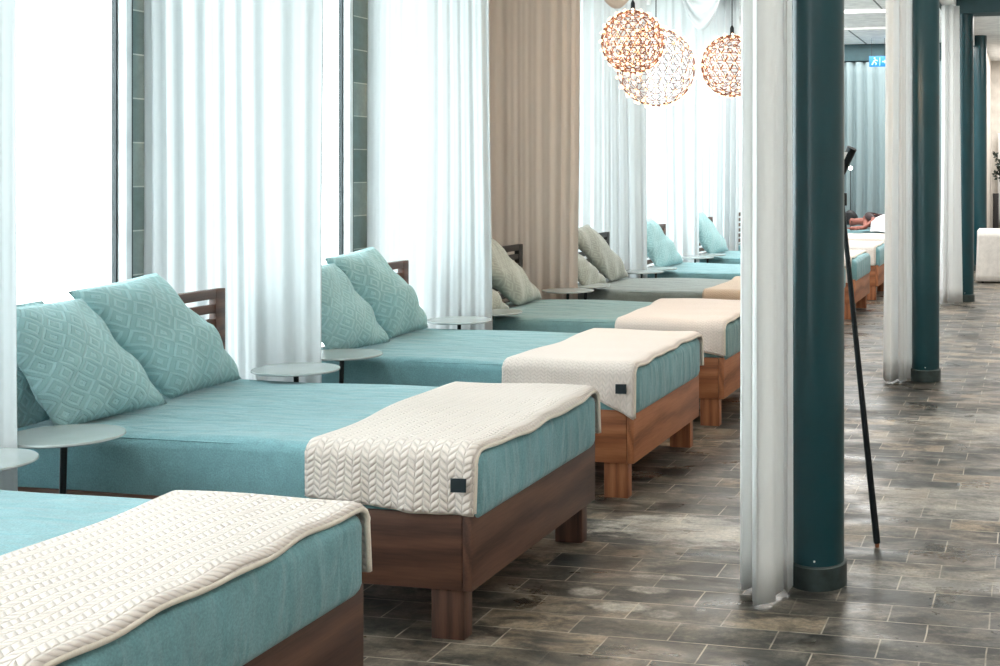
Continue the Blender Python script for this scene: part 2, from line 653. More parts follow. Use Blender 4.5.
# stone piers between the windows, and the two windowless bays
piers = [(-2.4, -1.95), (-0.35, 0.1), (1.62, 2.07), (3.72, 4.17), (5.79, 6.24), (8.0, 8.45), (11.0, 11.3),
         (14.05, 14.4), (16.05, 16.4), (18.1, 18.45), (20.15, 20.5), (22.4, 23.1)]
bm = bmesh.new()
for a, b in piers:
    add_box(bm, WX - 0.11, WX, a, b, 0, 3.75)
add_box(bm, WX - 0.25, WX, -2.4, 23.1, 3.75, CZ)
structure(link('wall_left', finish(bm, 'wall_left'), M['stone']))
structure(box('wall_left_solid', (WX - 0.2, WX, 8.45, 11.0, 0, 3.75), M['wall_taupe'], bevel=0))
wi = 0
for (a0, a1), (b0, b1) in zip(piers, piers[1:]):
    if abs(a1 - 8.45) < 0.01:
        continue
    wi += 1
    y0, y1 = a1, b0
    bm = bmesh.new()
    fw = 0.055
    add_box(bm, WX - 0.07, WX + 0.01, y0, y0 + fw, 0, 3.75, 0.006)
    add_box(bm, WX - 0.07, WX + 0.01, y1 - fw, y1 - 0.010, 0, 3.75, 0.006)
    add_box(bm, WX - 0.07, WX + 0.01, y0 + fw, y1 - fw, 0, 0.09, 0.006)
    add_box(bm, WX - 0.07, WX + 0.01, y0 + fw, y1 - fw, 3.66, 3.75, 0.006)
    w = structure(link('window_%d' % wi, finish(bm, 'window_frame', True, 35), M['alu']))
    bm = bmesh.new()
    add_box(bm, WX - 0.06, WX + 0.006, y1 - 0.010, y1, 0, 3.75)
    add_box(bm, WX - 0.075, WX - 0.045, y1 - fw - 0.012, y1 - fw, 0.09, 3.66)
    add_box(bm, WX - 0.075, WX - 0.045, y0 + fw, y0 + fw + 0.012, 0.09, 3.66)
    link('gasket', finish(bm, 'gasket'), M['gasket'], w)
    bm = bmesh.new()
    add_box(bm, WX - 0.066, WX - 0.054, y0 + fw + 0.012, y1 - fw - 0.012, 0.09, 3.66)
    link('pane', finish(bm, 'pane'), M['glass'], w)

# ceiling details: joints, battens, the teal cross beam, the curtain track over the columns
bm = bmesh.new()
for x in (-4.0, -3.1, -2.2, 0.2, 1.1, 2.0):
    add_box(bm, x - 0.012, x + 0.012, 12.0, YB if x < -1 else YR, CZ - 0.006, CZ + 0.01)
structure(link('trim_1', finish(bm, 'ceiling_joints'), M['ceiling_line']))
bm = bmesh.new()
for y in (18.0, 20.1):
    add_box(bm, WX, -1.25, y - 0.06, y + 0.06, CZ - 0.05, CZ + 0.01)
structure(link('trim_2', finish(bm, 'ceiling_battens'), M['batten']))
structure(box('trim_3', (-1.02, 3.2, 16.55, 17.0, 3.93, CZ), M['wall_dark'], bevel=0.01))
bm = bmesh.new()
add_box(bm, -1.22, -1.02, 1.0, YB, 4.02, CZ)
structure(link('trim_4', finish(bm, 'track_beam'), M['batten']))
structure(box('trim_5', (-1.235, -1.205, 1.0, 17.0, 3.985, 4.03), M['gasket'], bevel=0.004))
structure(box('trim_6', (WX, -1.0, YB - 0.06, YB + 0.12, 3.88, CZ), M['wall_dark'], bevel=0.004))
structure(box('trim_7', (WX, WX + 0.32, 12.5, YB, 3.80, CZ), M['batten'], bevel=0.01))

# ------------------------------------------------------------------ columns
def column(x, y, top, r, label):
    t = thing('round_column', (x, y, 0), label, 'column', 'teal round columns')
    lathe('shaft', [(0.0, 0.10), (r, 0.10), (r, top), (0, top)], M['teal'], t, 64)
    lathe('base_collar', [(0, 0), (r + 0.012, 0), (r + 0.012, 0.095), (r + 0.004, 0.102), (0, 0.102)], M['collar'], t, 64)
    bm = bmesh.new()
    bmesh.ops.create_icosphere(bm, subdivisions=2, radius=0.005)
    link('rivet', finish(bm, 'rivet', True), M['white_metal'], t, (r * 0.05, -r, 0.125))


column(-0.921, 5.206, CZ, 0.116, 'thick dark teal round column nearest the camera, with the long white curtain at its left')
column(-0.900, 10.40, CZ, 0.117, 'dark teal round column with pale stone collar, second from the camera, beside cream curtain')
column(-0.915, 16.75, 3.94, 0.121, 'teal round column third from the camera, below the dark cross beam')
column(-0.925, 21.9, CZ, 0.118, 'farthest teal round column, just behind the cloth covered table')

# ------------------------------------------------------------------ beds
BW, XF, XH = 1.325, -2.09, -4.22


def make_bed(y0, label, wood, wood_head, sheet):
    wX, wY, wZ = M[wood + 'X'], M[wood + 'Y'], M[wood + 'Z']
    hY = M[wood_head + 'Y']
    ox, oy = -3.15, y0 + BW / 2
    t = thing('daybed', (ox, oy, 0), label, 'bed', 'wooden daybeds in a row')
    def bx(name, x0, x1, ya, yb, z0, z1, m, bevel=0.004, parent=t):
        bm = bmesh.new()
        add_box(bm, x0 - ox, x1 - ox, ya - BW / 2, yb - BW / 2, z0, z1, bevel)
        return link(name, finish(bm, name, True, 35), m, parent)
    bx('side_rail', XH, XF - 0.042, 0, 0.04, 0.193, 0.483, wX)
    bx('side_rail', XH, XF - 0.042, BW - 0.04, BW, 0.193, 0.483, wX)
    bx('foot_board', XF - 0.040, XF, 0.0, BW, 0.193, 0.483, wY)
    bx('slat_base', XH, XF - 0.042, 0.042, BW - 0.042, 0.40, 0.44, wY)
    for lx in (XF - 0.175, XH + 0.04):
        for ly in (0.012, BW - 0.082):
            bx('leg', lx, lx + 0.137, ly, ly + 0.07, 0.0, 0.26, wZ, 0.003)
    # headboard: two posts and a top rail, slats between
    hw0, hw1 = -0.15, BW + 0.17
    bm = bmesh.new()
    hx0, hx1 = -4.30 - ox, -4.255 - ox
    add_box(bm, hx0, hx1, hw0 - BW / 2, hw0 + 0.075 - BW / 2, 0, 1.165, 0.003)
    add_box(bm, hx0, hx1, hw1 - 0.075 - BW / 2, hw1 - BW / 2, 0, 1.165, 0.003)
    add_box(bm, hx0, hx1, hw0 + 0.075 - BW / 2, hw1 - 0.075 - BW / 2, 1.115, 1.165, 0.003)
    hb = link('headboard', finish(bm, 'headboard', True, 35), hY, t)
    for k in range(7):
        z = 1.062 - 0.077 * k
        bx('headboard_slat', -4.293, -4.262, hw0 + 0.07, hw1 - 0.07, z - 0.023, z + 0.023, hY, 0.003, hb)
    # mattress in a fitted sheet
    bm = bmesh.new()
    x0, x1, ya, yb, z0, z1 = XH - ox, XF + 0.012 - ox, 0.012 - BW / 2, BW / 2 - 0.012, 0.445, 0.722
    add_box(bm, x0, x1, ya, yb, z0, z1, 0.05, 4)
    bmesh.ops.subdivide_edges(bm, edges=[e for e in bm.edges if e.calc_length() > 0.4], cuts=24, use_grid_fill=True)
    rr = random.Random(int(y0 * 100))
    p = [rr.uniform(0, 6) for _ in range(4)]
    for v in bm.verts:
        x, y, z = v.co
        if z > 0.6:
            v.co.z += 0.006 * math.sin(5 * x + p[0]) * math.sin(4 * y + p[1])
        # sides belly out a little
        b = 0.010 * math.sin(math.pi * (z - z0) / (z1 - z0))
        v.co.x += b if x > 0 else -0.0
        v.co.y += b * (1 if y > 0 else -1) + 0.004 * math.sin(9 * x + p[2])
    bmesh.ops.recalc_face_normals(bm, faces=bm.faces[:])
    mt = link('mattress', finish(bm, 'mattress', True), sheet, t)
    pts = []
    for k in range(41):
        pts.append((x0 + 0.05 + (x1 - x0 - 0.09) * k / 40, ya + 0.012, z1 - 0.016))
    bm = bmesh.new()
    add_tube(bm, pts, 0.0032, 6)
    link('piping', finish(bm, 'piping', True), sheet, mt)
    return t


def make_blanket(y0, label, mat, xl, xr, zn, zf, seed, tag_at=None, flap=0.0, skew=0.0):
    """throw laid over the foot of the mattress, hanging down both long sides"""
    rr = random.Random(seed)
    ph = [rr.uniform(0, 6.28) for _ in range(8)]
    top = 0.737
    yn, yf = y0 - 0.012, y0 + BW + 0.012
    r = 0.055
    prof = []                                   # (y, z, outward)
    nh = 14
    for k in range(nh):
        prof.append((yn, zn + (top - r - zn) * k / (nh - 1)))
    for k in range(1, 7):
        a = math.pi / 2 * k / 6
        prof.append((yn + r * (1 - math.cos(a)), top - r + r * math.sin(a)))
    nt = 60
    for k in range(1, nt):
        prof.append((yn + r + (yf - yn - 2 * r) * k / nt, top))
    for k in range(0, 7):
        a = math.pi / 2 * (1 - k / 6)
        prof.append((yf - r * (1 - math.cos(a)), top - r + r * math.sin(a)))
    for k in range(1, nh):
        prof.append((yf, top - r - (top - r - zf) * k / (nh - 1)))
    ns = 44
    P, UV = [], []
    vlen = 0
    for i, (y, z) in enumerate(prof):
        if i:
            vlen += math.hypot(y - prof[i - 1][0], z - prof[i - 1][1])
        row, uvr = [], []
        f = (y - yn) / (yf - yn)
        lx = xl + skew * f + 0.018 * math.sin(5 * f + ph[0]) + 0.008 * math.sin(13 * f + ph[1])
        rx = xr + 0.008 * math.sin(7 * f + ph[2]) + 0.006 * math.sin(15 * f + ph[3])
        hang = max(0.0, (top - r - z) / (top - r - zn)) if z < top - r else 0.0
        for j in range(ns + 1):
            s = j / ns
            x = lx + (rx - lx) * s
            zz, yy = z, y
            # foot end dips over the mattress edge
            e = max(0.0, (x - (XF - 0.045)) / 0.10)
            if hang == 0:
                zz -= 0.036 * e * e + 0.004 * math.sin(8 * x + 5 * y + ph[4])
                zz += 0.004 * math.sin(21 * y + ph[5]) * s
            else:
                sgn = -1 if f < 0.5 else 1
                yy += sgn * (0.010 * hang * (1 + math.sin(14 * s + ph[6])) + 0.004 * math.sin(37 * s + ph[7]) * hang)
                zz -= hang * (0.012 * math.sin(6 * s + ph[1]) + (flap * max(0, (s - 0.55)) / 0.45 if f < 0.5 else 0))
            # rolled hem rim
            if j in (0, ns):
                zz -= 0.006 if hang == 0 else 0
                yy += (0.005 if f < 0.5 else -0.005) if hang else 0
            row.append(Vector((x, yy, zz)))
            uvr.append((x, vlen))
        P.append(row)
        UV.append(uvr)
    org = Vector(((xl + xr) / 2, y0 + BW / 2, 0.70))
    P = [[p - org for p in row] for row in P]
    o = link('throw_blanket', grid_mesh('throw_blanket', P, UV), mat, None, org)
    solidify(o, 0.014, 1.0)
    tag(o, label, 'blanket', 'knitted throws across the beds')
    # hem cord running round the rim
    def edge(js):
        pts = []
        for i in range(0, len(P), 2):
            pts.append(P[i][js] + Vector((0.002 if js else -0.002, 0, 0.004)))
        return pts
    bm = bmesh.new()
    add_tube(bm, edge(0), 0.008, 8)
    add_tube(bm, edge(ns), 0.010, 8)
    pts = [P[0][j] for j in range(ns + 1)]
    add_tube(bm, pts, 0.008, 8)
    bmesh.ops.recalc_face_normals(bm, faces=bm.faces[:])
    link('hem', finish(bm, 'hem', True), M['knit_hem'] if mat in (M['knit'], M['knit_fine']) else mat, o)
    if tag_at:
        tx, tz, w, h = tag_at
        bm = bmesh.new()
        add_box(bm, tx, tx + w, y0 - 0.058, y0 - 0.052, tz, tz + h, 0.001)
        for v in bm.verts:
            v.co -= org
            v.co.y += 0.25 * (v.co.x + org.x - tx) * 0.3
        link('care_tag', finish(bm, 'care_tag'), M['tag'], o)['label'] = 'small dark woven tag'
    return o


M['knit_hem'] = fabric('cream_hem_cord', (234, 224, 210), bscale=300, bstr=0.3).m


def make_pillow(corners, T, mat, label, seed, cat='pillow', group='pillows at the heads of the beds'):
    bn, bf, tf, tn = [Vector(c) for c in corners]
    N = 26
    org = (bn + bf) / 2
    nrm = (bf - bn).cross(tn - bn).normalized()
    if nrm.x < 0:
        nrm = -nrm
    rr = random.Random(seed)
    ph = [rr.uniform(0, 6.28) for _ in range(6)]
    bm = bmesh.new()
    uvl = bm.loops.layers.uv.new('UVMap')
    sheets = []
    for side in (1, -1):
        V = []
        for i in range(N + 1):
            v = i / N
            row = []
            for j in range(N + 1):
                u = j / N
                if side < 0 and (i in (0, N) or j in (0, N)):
                    row.append(sheets[0][i][j])
                    continue
                # edges pull in between the corners
                pu, pv = 2 * u - 1, 2 * v - 1
                cr = 0.022 * (pu * pv) ** 6
                uu = 0.5 + 0.5 * pu * (1 - 0.045 * (1 - pv * pv) - cr)
                vv = 0.5 + 0.5 * pv * (1 - 0.035 * (1 - pu * pu) - cr)
                p = (bn * (1 - uu) + bf * uu) * (1 - vv) + (tn * (1 - uu) + tf * uu) * vv
                k = max(0.0, (1 - pu * pu) * (1 - pv * pv)) ** 0.55
                wr = 1 + 0.10 * math.sin(5 * u + 3 * v + ph[0]) + 0.07 * math.sin(9 * v - 4 * u + ph[1])
                crease = 0.012 * math.sin(16 * (u - v) + ph[2]) * (1 - k) * k * 4
                p = p + nrm * side * (T * k * wr * (1.15 if v < 0.5 else 1.0) + crease)
                row.append(bm.verts.new(p - org))
            V.append(row)
        sheets.append(V)
        for i in range(N):
            for j in range(N):
                q = [(i, j), (i, j + 1), (i + 1, j + 1), (i + 1, j)]
                if side < 0:
                    q = q[::-1]
                f = bm.faces.new([V[a][b] for a, b in q])
                for lp, (a, b) in zip(f.loops, q):
                    lp[uvl].uv = (b / N, a / N)
    bmesh.ops.recalc_face_normals(bm, faces=bm.faces[:])
    o = link('pillow', finish(bm, 'pillow', True), mat, None, org)
    tag(o, label, cat, group)
    # piped seam round the edge
    V = sheets[0]
    return o


def rel(y0, pts, dx=0, dy=0):
    return [(x + dx, y0 + y + dy, z) for x, y, z in pts]


BIG = [(-3.93, 0.66, 0.73), (-3.95, 1.22, 0.73), (-4.15, 0.84, 1.31), (-4.15, 0.28, 1.27)]
LEAN = [(-3.93, 0.66, 0.73), (-3.95, 1.21, 0.73), (-4.15, 0.60, 1.29), (-4.15, 0.05, 1.25)]
WIDE = [(-3.93, 0.15, 0.73), (-3.95, 1.21, 0.73), (-4.15, 0.60, 1.27), (-4.15, -0.20, 1.25)]
FRONT = [(-3.92, -0.02, 0.73), (-3.86, 0.57, 0.73), (-4.10, 0.32, 1.24), (-4.10, -0.20, 1.245)]
LOW = [(-3.92, -0.05, 0.73), (-3.88, 0.42, 0.73), (-4.10, 0.10, 1.06), (-4.10, -0.2, 1.06)]
THIRD = [(-4.10, -0.06, 0.73), (-4.08, 0.44, 0.73), (-4.19, 0.20, 1.24), (-4.19, -0.24, 1.24)]

DX = [0, 0, -0.045, -0.03, 0, 0, 0, 0, 0, 0]
Y = [2.18, 4.264, 6.30, 8.21, 10.30, 12.25, 14.39, 16.62, 18.6, 20.6]
BL = [
    'wooden daybed with teal mattress in the bottom left corner, nearest the camera',
    'brown daybed with teal sheet and slatted headboard, second from the camera',
    'teal sheeted daybed third from the camera, orange side board under a cream throw',
    'daybed with grey pillows and dark slatted headboard before the taupe curtain',
    'daybed in dark grey sheet with dark headboard, just beyond the taupe curtain',
    'far daybed with light teal sheet and reddish headboard, beyond the dark grey one',
    'far daybed whose teal foot and orange side show between nearest column and cream curtain',
    'far daybed with lit orange side and leg, left of the cream column curtain',
    'distant daybed under a white cover, just in front of the bed with the resting person',
    'farthest daybed, the one the dark haired person rests on',
]
for i, y0 in enumerate(Y):
    wd = 'wood' if i < 2 else 'wood_orange'  # wood_orange: same wood with warm light put into its tones
    wh = 'wood_dark' if i in (3, 4) else 'wood'  # wood_dark: same wood with shade of unlit headboards painted in
    make_bed(y0, BL[i], wd, wh, {3: M['sheet_mid'], 4: M['sheet_dim']}.get(i, M['sheet'])).location.x += DX[i]

TL = [
    'cream knitted throw on the nearest bed, bottom left of the photo, lying toward the camera',
    'cream chevron throw with dark tag on the second bed from the camera',
    'cream throw with dark tag and loose flap on third bed from the camera',
    'cream throw on the bed with grey pillows in front of the taupe curtain',
    'beige throw on the dark grey bed behind the taupe curtain',
    'pale throw on the light teal bed beyond the dark grey one',
    'white throw whose end hangs beside the teal foot seen between column and cream curtain',
    'white throw on the far bed with the lit orange leg',
    'white throw on the distant bed in front of the resting person',
]
TP = [
    (M['knit'], -2.80, XF + 0.004, 0.50, 0.50, None, 0, 0.06),
    (M['knit'], -2.79, XF + 0.022, 0.515, 0.50, (-2.150, 0.585, 0.06, 0.052), 0.03, -0.02),
    (M['knit_fine'], -2.85, XF + 0.005, 0.60, 0.53, (-2.175, 0.585, 0.06, 0.052), 0.15, 0.05),
    (M['knit_fine'], -2.87, XF + 0.005, 0.56, 0.52, None, 0.07, -0.08),
    (M['knit_beige'], -2.82, XF + 0.01, 0.53, 0.52, None, 0, -0.05),
    (M['knit'], -2.75, XF + 0.01, 0.53, 0.52, None, 0, -0.05),
    (M['knit'], -2.95, XF - 0.06, 0.46, 0.52, None, 0, 0),
    (M['knit'], -3.1, XF - 0.05, 0.48, 0.52, None, 0, 0),
    (M['knit'], -3.4, XF + 0.01, 0.46, 0.5, None, 0, 0),
]
for i, (m, xl, xr, zn, zf, tg, fl, sk) in enumerate(TP):
    make_blanket(Y[i], TL[i], m, xl, xr, zn, zf, 20 + i, tg, fl, sk).location.x += DX[i]

# pillows
for i in range(1, 7):
    m = {1: M['pillow'], 2: M['pillow'], 3: M['pillow_dim'], 4: M['pillow_dim']}.get(i, M['pillow_plain'])
    nm = {1: 'teal diamond weave pillow', 2: 'teal woven pillow', 3: 'dim-bay pillow', 4: 'smooth dim-bay pillow', 5: 'light teal pillow', 6: 'light teal pillow'}[i]
    at = {1: 'second bed from the camera', 2: 'third bed from the camera', 3: 'bed before the taupe curtain', 4: 'dark grey bed behind the taupe curtain',
          5: 'far bed beyond the dark grey one', 6: 'farthest bed still showing a headboard'}[i]
    make_pillow(rel(Y[i], BIG if i < 3 else LEAN if i < 5 else WIDE, DX[i]), 0.125 if i < 3 else 0.085, m, 'large %s of the %s' % (nm, at), 40 + i)
    if i > 4:
        continue
    make_pillow(rel(Y[i], FRONT if i < 3 else LOW, DX[i]), 0.095 if i < 3 else 0.07, m, 'smaller front %s of the %s' % (nm, at), 60 + i)
make_pillow(rel(Y[1], THIRD, 0.0), 0.045, M['pillow'], 'teal pillow mostly hidden behind the front pillow of the second bed', 81)

# ------------------------------------------------------------------ side tables
def make_table(x, y, label, lean=0.0, r=0.225):
    t = thing('side_table', (x, y, 0), label, 'side table', 'round side tables between the beds')
    lathe('table_top', [(0, 0.757), (r - 0.006, 0.757), (r, 0.760), (r, 0.765), (r - 0.002, 0.769), (r - 0.012, 0.768), (0, 0.767)], M['table'], t, 64).scale = (1.0, 0.87, 1.0)
    tube('leg', [(0, 0, 0.757), (-0.004, lean * 0.4, 0.4), (-0.012, lean, 0.018)], [0.013, 0.012, 0.012], M['black'], t, 12)
    lathe('base', [(0, 0), (0.11, 0), (0.11, 0.010), (0.10, 0.016), (0, 0.018)], M['black'], t, 40, (-0.012, lean, 0))
    return t


TT = [
    (-3.70, 3.615, 0.02, 'round grey side table cut off by the left edge of the photo'),
    (-3.70, 4.045, -0.02, 'round grey side table overlapping the near corner of the second bed'),
    (-3.75, 5.635, 0.06, 'round grey side table in front of the white curtain by the second bed'),
    (-3.80, 6.145, -0.03, 'round grey side table beside the front pillow of the third bed'),
    (-3.87, 7.70, 0.03, 'round grey side table in front of the white curtain by the third bed'),
    (-3.86, 8.19, -0.14, 'dark looking side table beside grey pillows before the taupe curtain'),
    (-3.91, 9.79, 0.0, 'dark side table in front of the taupe curtain'),
    (-3.92, 10.25, -0.10, 'pale topped side table beside the smooth grey pillows'),
    (-3.90, 11.76, 0.0, 'small far side table in front of white curtain by the dark grey bed'),
    (-3.88, 12.18, -0.08, 'small far side table beside the light teal pillow nearest the camera'),
    (-3.92, 13.82, 0.0, 'tiny far side table in front of the last white curtain'),
    (-3.89, 14.28, -0.05, 'tiny far side table beside the farthest light teal pillow'),
]
for x, y, ln, lb in TT:
    make_table(x, y, lb, ln)

# ------------------------------------------------------------------ curtains between the beds and at the columns
G1 = 'curtains between the beds'
curtain('sheer_curtain', [(-4.80, 3.80), (-3.70, 3.83)], 0.03, CZ - 0.02, 8, 0.022, M['sheer'], 'white sheer curtain along the left edge of the photo, before the second bed', group=G1, seed=1)
curtain('sheer_curtain', [(-4.85, 5.86), (-4.4, 5.89), (-3.74, 5.89)], 0.03, CZ - 0.02, 9, 0.021, M['sheer'], 'white sheer curtain directly behind the second bed', group=G1, seed=2, wob=0.03)
curtain('sheer_curtain', [(-4.80, 8.12), (-4.3, 8.0), (-3.77, 7.945)], 0.03, CZ - 0.02, 9, 0.021, M['sheer'], 'white sheer curtain left of the taupe curtain', group=G1, seed=3, wob=0.03)
curtain('drape_curtain', [(-4.84, 10.04), (-3.89, 10.02)], 0.03, CZ - 0.02, 8, 0.03, M['taupe'], 'taupe shaded curtain right of the white ones, behind the dark headboard', group=G1, seed=4)
curtain('sheer_curtain', [(-4.84, 11.97), (-3.91, 11.97)], 0.03, CZ - 0.02, 8, 0.022, M['sheer'], 'white sheer curtain right of the taupe curtain, below the globe lamps', group=G1, seed=5)
curtain('sheer_curtain', [(-4.84, 14.05), (-3.93, 14.05)], 0.03, CZ - 0.02, 8, 0.022, M['sheer'], 'white sheer curtain beside the light teal pillow beyond the globe lamps', group=G1, seed=6)
curtain('sheer_curtain', [(-4.84, 16.15), (-3.95, 16.15)], 0.03, CZ - 0.02, 8, 0.035, M['sheer'], 'farthest white sheer curtain, left of the near column curtain', group=G1, seed=7)
curtain('sheer_curtain', [(-4.82, 16.6), (-4.80, 22.6)], 0.03, 3.8, 26, 0.05, M['sheer'], 'long white sheer over the far windows, seen below the right globe lamp', group='window sheers', seed=8)
curtain('back_curtain', [(-4.80, YB - 0.02), (-1.0, YB - 0.02)], 0.03, 3.86, 17, 0.085, M['back_drape'], 'grey teal pleated curtain on the far wall below the blue exit sign', group='curtains on the far walls', seed=9, per=8)
curtain('back_curtain', [(-0.75, YR - 0.12), (0.6, YR - 0.12)], 0.6, 2.6, 9, 0.03, M['drape'], 'cream curtain on the corridor end wall at the right edge', group='curtains on the far walls', seed=10, per=8)
G2 = 'curtains tied at the columns'
curtain('column_curtain', [(-1.235, 5.10), (-1.205, 5.0), (-1.17, 5.04), (-1.115, 4.84), (-1.06, 4.90), (-1.045, 5.04), (-1.02, 5.0), (-1.02, 5.12)], 0.015, 4.0, 5, 0.010, M['drape'],
        'long white curtain gathered left of the nearest teal column', group=G2, seed=11, rows=24, per=20, wob=0.008, flare=0.05)
curtain('column_curtain', [(-1.01, 10.45), (-1.10, 10.24), (-1.235, 10.25)], 0.015, 4.0, 3, 0.065, M['drape'], 'cream curtain gathered left of the second teal column', group=G2, seed=12, rows=20, per=26, wob=0.012, flare=0.10)
curtain('column_curtain', [(-0.99, 16.42), (-1.08, 16.25), (-1.2, 16.25)], 0.02, 4.0, 3, 0.065, M['drape'], 'white curtain gathered left of the third teal column', group=G2, seed=13, rows=20, per=26, flare=0.10)


def swag(x0, x1, y, ztop, zlow, label, mat, seed):
    """festoon of cloth hung between two points"""
    P = []
    nr, nc = 18, 32
    for r in range(nr + 1):
        v = r / nr
        row = []
        for c in range(nc + 1):
            u = c / nc
            sag = (1 - (2 * u - 1) ** 2)
            z = ztop - (ztop - zlow) * v * sag - 0.05 * v
            yy = y + 0.035 * math.sin(v * 2 * math.pi * 4) * sag + 0.02 * math.sin(5 * u)
            row.append(Vector((x0 + (x1 - x0) * u - (x0 + x1) / 2, yy - y, z - ztop)))
        P.append(row)
    o = link('swag_drape', grid_mesh('swag_drape', P), mat, None, ((x0 + x1) / 2, y, ztop))
    solidify(o, 0.003)
    tag(o, label, 'curtain', 'swags below the ceiling')


swag(-3.92, -3.1, 9.90, CZ - 0.02, 3.24, 'beige swag of cloth above the upper globe lamp', M['taupe'], 1)
swag(-4.20, -3.55, 13.93, CZ - 0.02, 3.52, 'white festoon swag above the larger globe lamp', M['sheer'], 2)

# ------------------------------------------------------------------ globe pendants
def pendant(loc, r, label, wire):
    t = thing('globe_pendant', loc, label, 'pendant lamp', 'wire globe pendants')
    b = bmesh.new()
    bmesh.ops.create_icosphere(b, subdivisions=3, radius=r)
    vs = [v.co.copy() for v in b.verts]
    bm = bmesh.new()
    for e in b.edges:
        add_tube(bm, [e.verts[0].co, e.verts[1].co], wire, 4)
    b.free()
    link('wire_globe', finish(bm, 'wire_globe', True), M['copper'], t)
    lb = bmesh.new()
    bmesh.ops.create_icosphere(lb, subdivisions=1, radius=0.0105 * r / 0.25 + 0.002)
    lm = finish(lb, 'led', True)
    lm.materials.append(M['led'])
    C = cam.location
    order = sorted(vs, key=lambda v: (Vector(loc) + v - C).length)
    for v in order[:100]:
        o = bpy.data.objects.new('led', lm)
        COL.objects.link(o)
        o.location = v * 1.03
        o.parent = t
    rest = bmesh.new()
    for v in order[100:]:
        bmesh.ops.create_icosphere(rest, subdivisions=1, radius=0.0105 * r / 0.25 + 0.002, matrix=Matrix.Translation(v * 1.03))
    o = link('led', finish(rest, 'led_rest', True), M['led'], t)
    o['kind'] = 'stuff'
    lathe('cap', [(0, 0), (0.016, 0), (0.014, 0.05), (0.004, 0.07), (0, 0.07)], M['black'], t, 16, (0, 0, r))
    top = CZ - loc[2]
    tube('cord', [(0, 0, r + 0.06), (0, 0, top - 0.02)], 0.004, M['black'], t, 8)
    lathe('ceiling_rose', [(0, top - 0.025), (0.05, top - 0.025), (0.05, top), (0, top)], M['black'], t, 24)
    l = lamp('pendant_glow', 'POINT', (0, 0, 0), 14, (1.0, 0.72, 0.45), 0.08)
    l.parent = t
    return t


pendant((-2.631, 7.748, 2.66), 0.212, 'smaller dense copper globe lamp, leftmost and highest of the three', 0.0035)
pendant((-2.814, 8.83, 2.585), 0.300, 'larger open wire globe lamp partly behind the smaller dense one', 0.0028)
pendant((-2.043, 8.139, 2.521), 0.214, 'copper globe lamp at right, half hidden by the column curtain', 0.0035)

# ------------------------------------------------------------------ tripod lamp behind the near column
t = thing('floor_lamp', (-0.88, 5.72, 0), 'slim black floor lamp with leaning leg and tube head behind the nearest column', 'floor lamp')
hub = (-0.015, 0.0, 1.66)
for fx, fy in ((0.151, 0.025), (-0.10, -0.12), (-0.13, 0.16)):
    lg = tube('leg', [hub, ((hub[0] + fx) / 2, fy / 2, 0.83), (fx, fy, 0.02)], [0.011, 0.014, 0.017], M['black'], t, 12)
    tube('leg_tip', [(fx, fy, 0.02), (fx * 1.005, fy * 1.005, 0.0)], [0.012, 0.010], M['wood_orangeZ'], lg, 12)
lathe('hub', [(0, 1.63), (0.025, 1.63), (0.025, 1.69), (0, 1.69)], M['black'], t, 20, (hub[0], hub[1], 0))
tube('stem', [(-0.015, 0, 1.68), (-0.014, 0, 1.83)], 0.009, M['black'], t, 10)
hd = tube('lamp_head', [(-0.022, 0.01, 1.79), (0.036, -0.01, 1.905)], 0.024, M['black'], t, 20)
bm = bmesh.new()
add_box(bm, -0.012, 0.006, -0.031, -0.022, 1.835, 1.885, 0.002)
for v in bm.verts:
    v.co.x += (v.co.z - 1.86) * 0.5
link('highlight_sliver', finish(bm, 'highlight_sliver'), M['white_metal'], hd)  # white sliver added as the bright highlight on the black lamp head

# ------------------------------------------------------------------ far end: lamp, sign, table, cabinet, plant, person
t = thing('bulb_lamp', (-3.31, 22.2, 0), 'thin far floor lamp with a single glowing bulb before the grey teal curtain', 'floor lamp')
lathe('base', [(0, 0), (0.13, 0), (0.13, 0.015), (0, 0.02)], M['black'], t, 24)
tube('pole', [(0, 0, 0.02), (0, 0, 1.80)], 0.008, M['black'], t, 8)
bm = bmesh.new()
bmesh.ops.create_uvsphere(bm, u_segments=16, v_segments=10, radius=0.036, matrix=Matrix.Translation((0, 0, 1.835)))
link('bulb', finish(bm, 'bulb', True), M['bulb'], t)

t = thing('exit_sign', (-2.76, 21.9, 3.68), 'small blue lit exit sign hanging before the far grey teal curtain', 'sign')
box('panel', (-0.16, 0.16, -0.02, 0.02, 0.0, 0.19), M['sign'], t, 0.004)
for a in (-0.12, 0.12):
    tube('hanger', [(a, 0, 0.19), (a, 0, CZ - 3.68)], 0.004, M['black'], t, 6)
bm = bmesh.new()   # running figure and doorway
def poly(pts):
    q = [bm.verts.new((x, -0.024, z)) for x, z in pts]
    q2 = [bm.verts.new((x, -0.019, z)) for x, z in pts]
    bm.faces.new(q)
    bm.faces.new(q2[::-1])
    for i in range(len(q)):
        j = (i + 1) % len(q)
        bm.faces.new((q[j], q[i], q2[i], q2[j]))
poly([(-0.06 + 0.016 * math.cos(k * math.pi / 4), 0.155 + 0.016 * math.sin(k * math.pi / 4)) for k in range(8)])
poly([(-0.09, 0.10), (-0.05, 0.135), (-0.03, 0.125), (-0.06, 0.085)])
poly([(-0.09, 0.09), (-0.06, 0.095), (-0.10, 0.03), (-0.12, 0.035)])
poly([(-0.07, 0.09), (-0.05, 0.085), (-0.02, 0.06), (-0.03, 0.03), (-0.045, 0.032), (-0.04, 0.055)])
poly([(-0.04, 0.12), (-0.015, 0.10), (0.0, 0.105), (-0.02, 0.125)])
poly([(0.03, 0.02), (0.04, 0.02), (0.04, 0.165), (0.03, 0.165)])
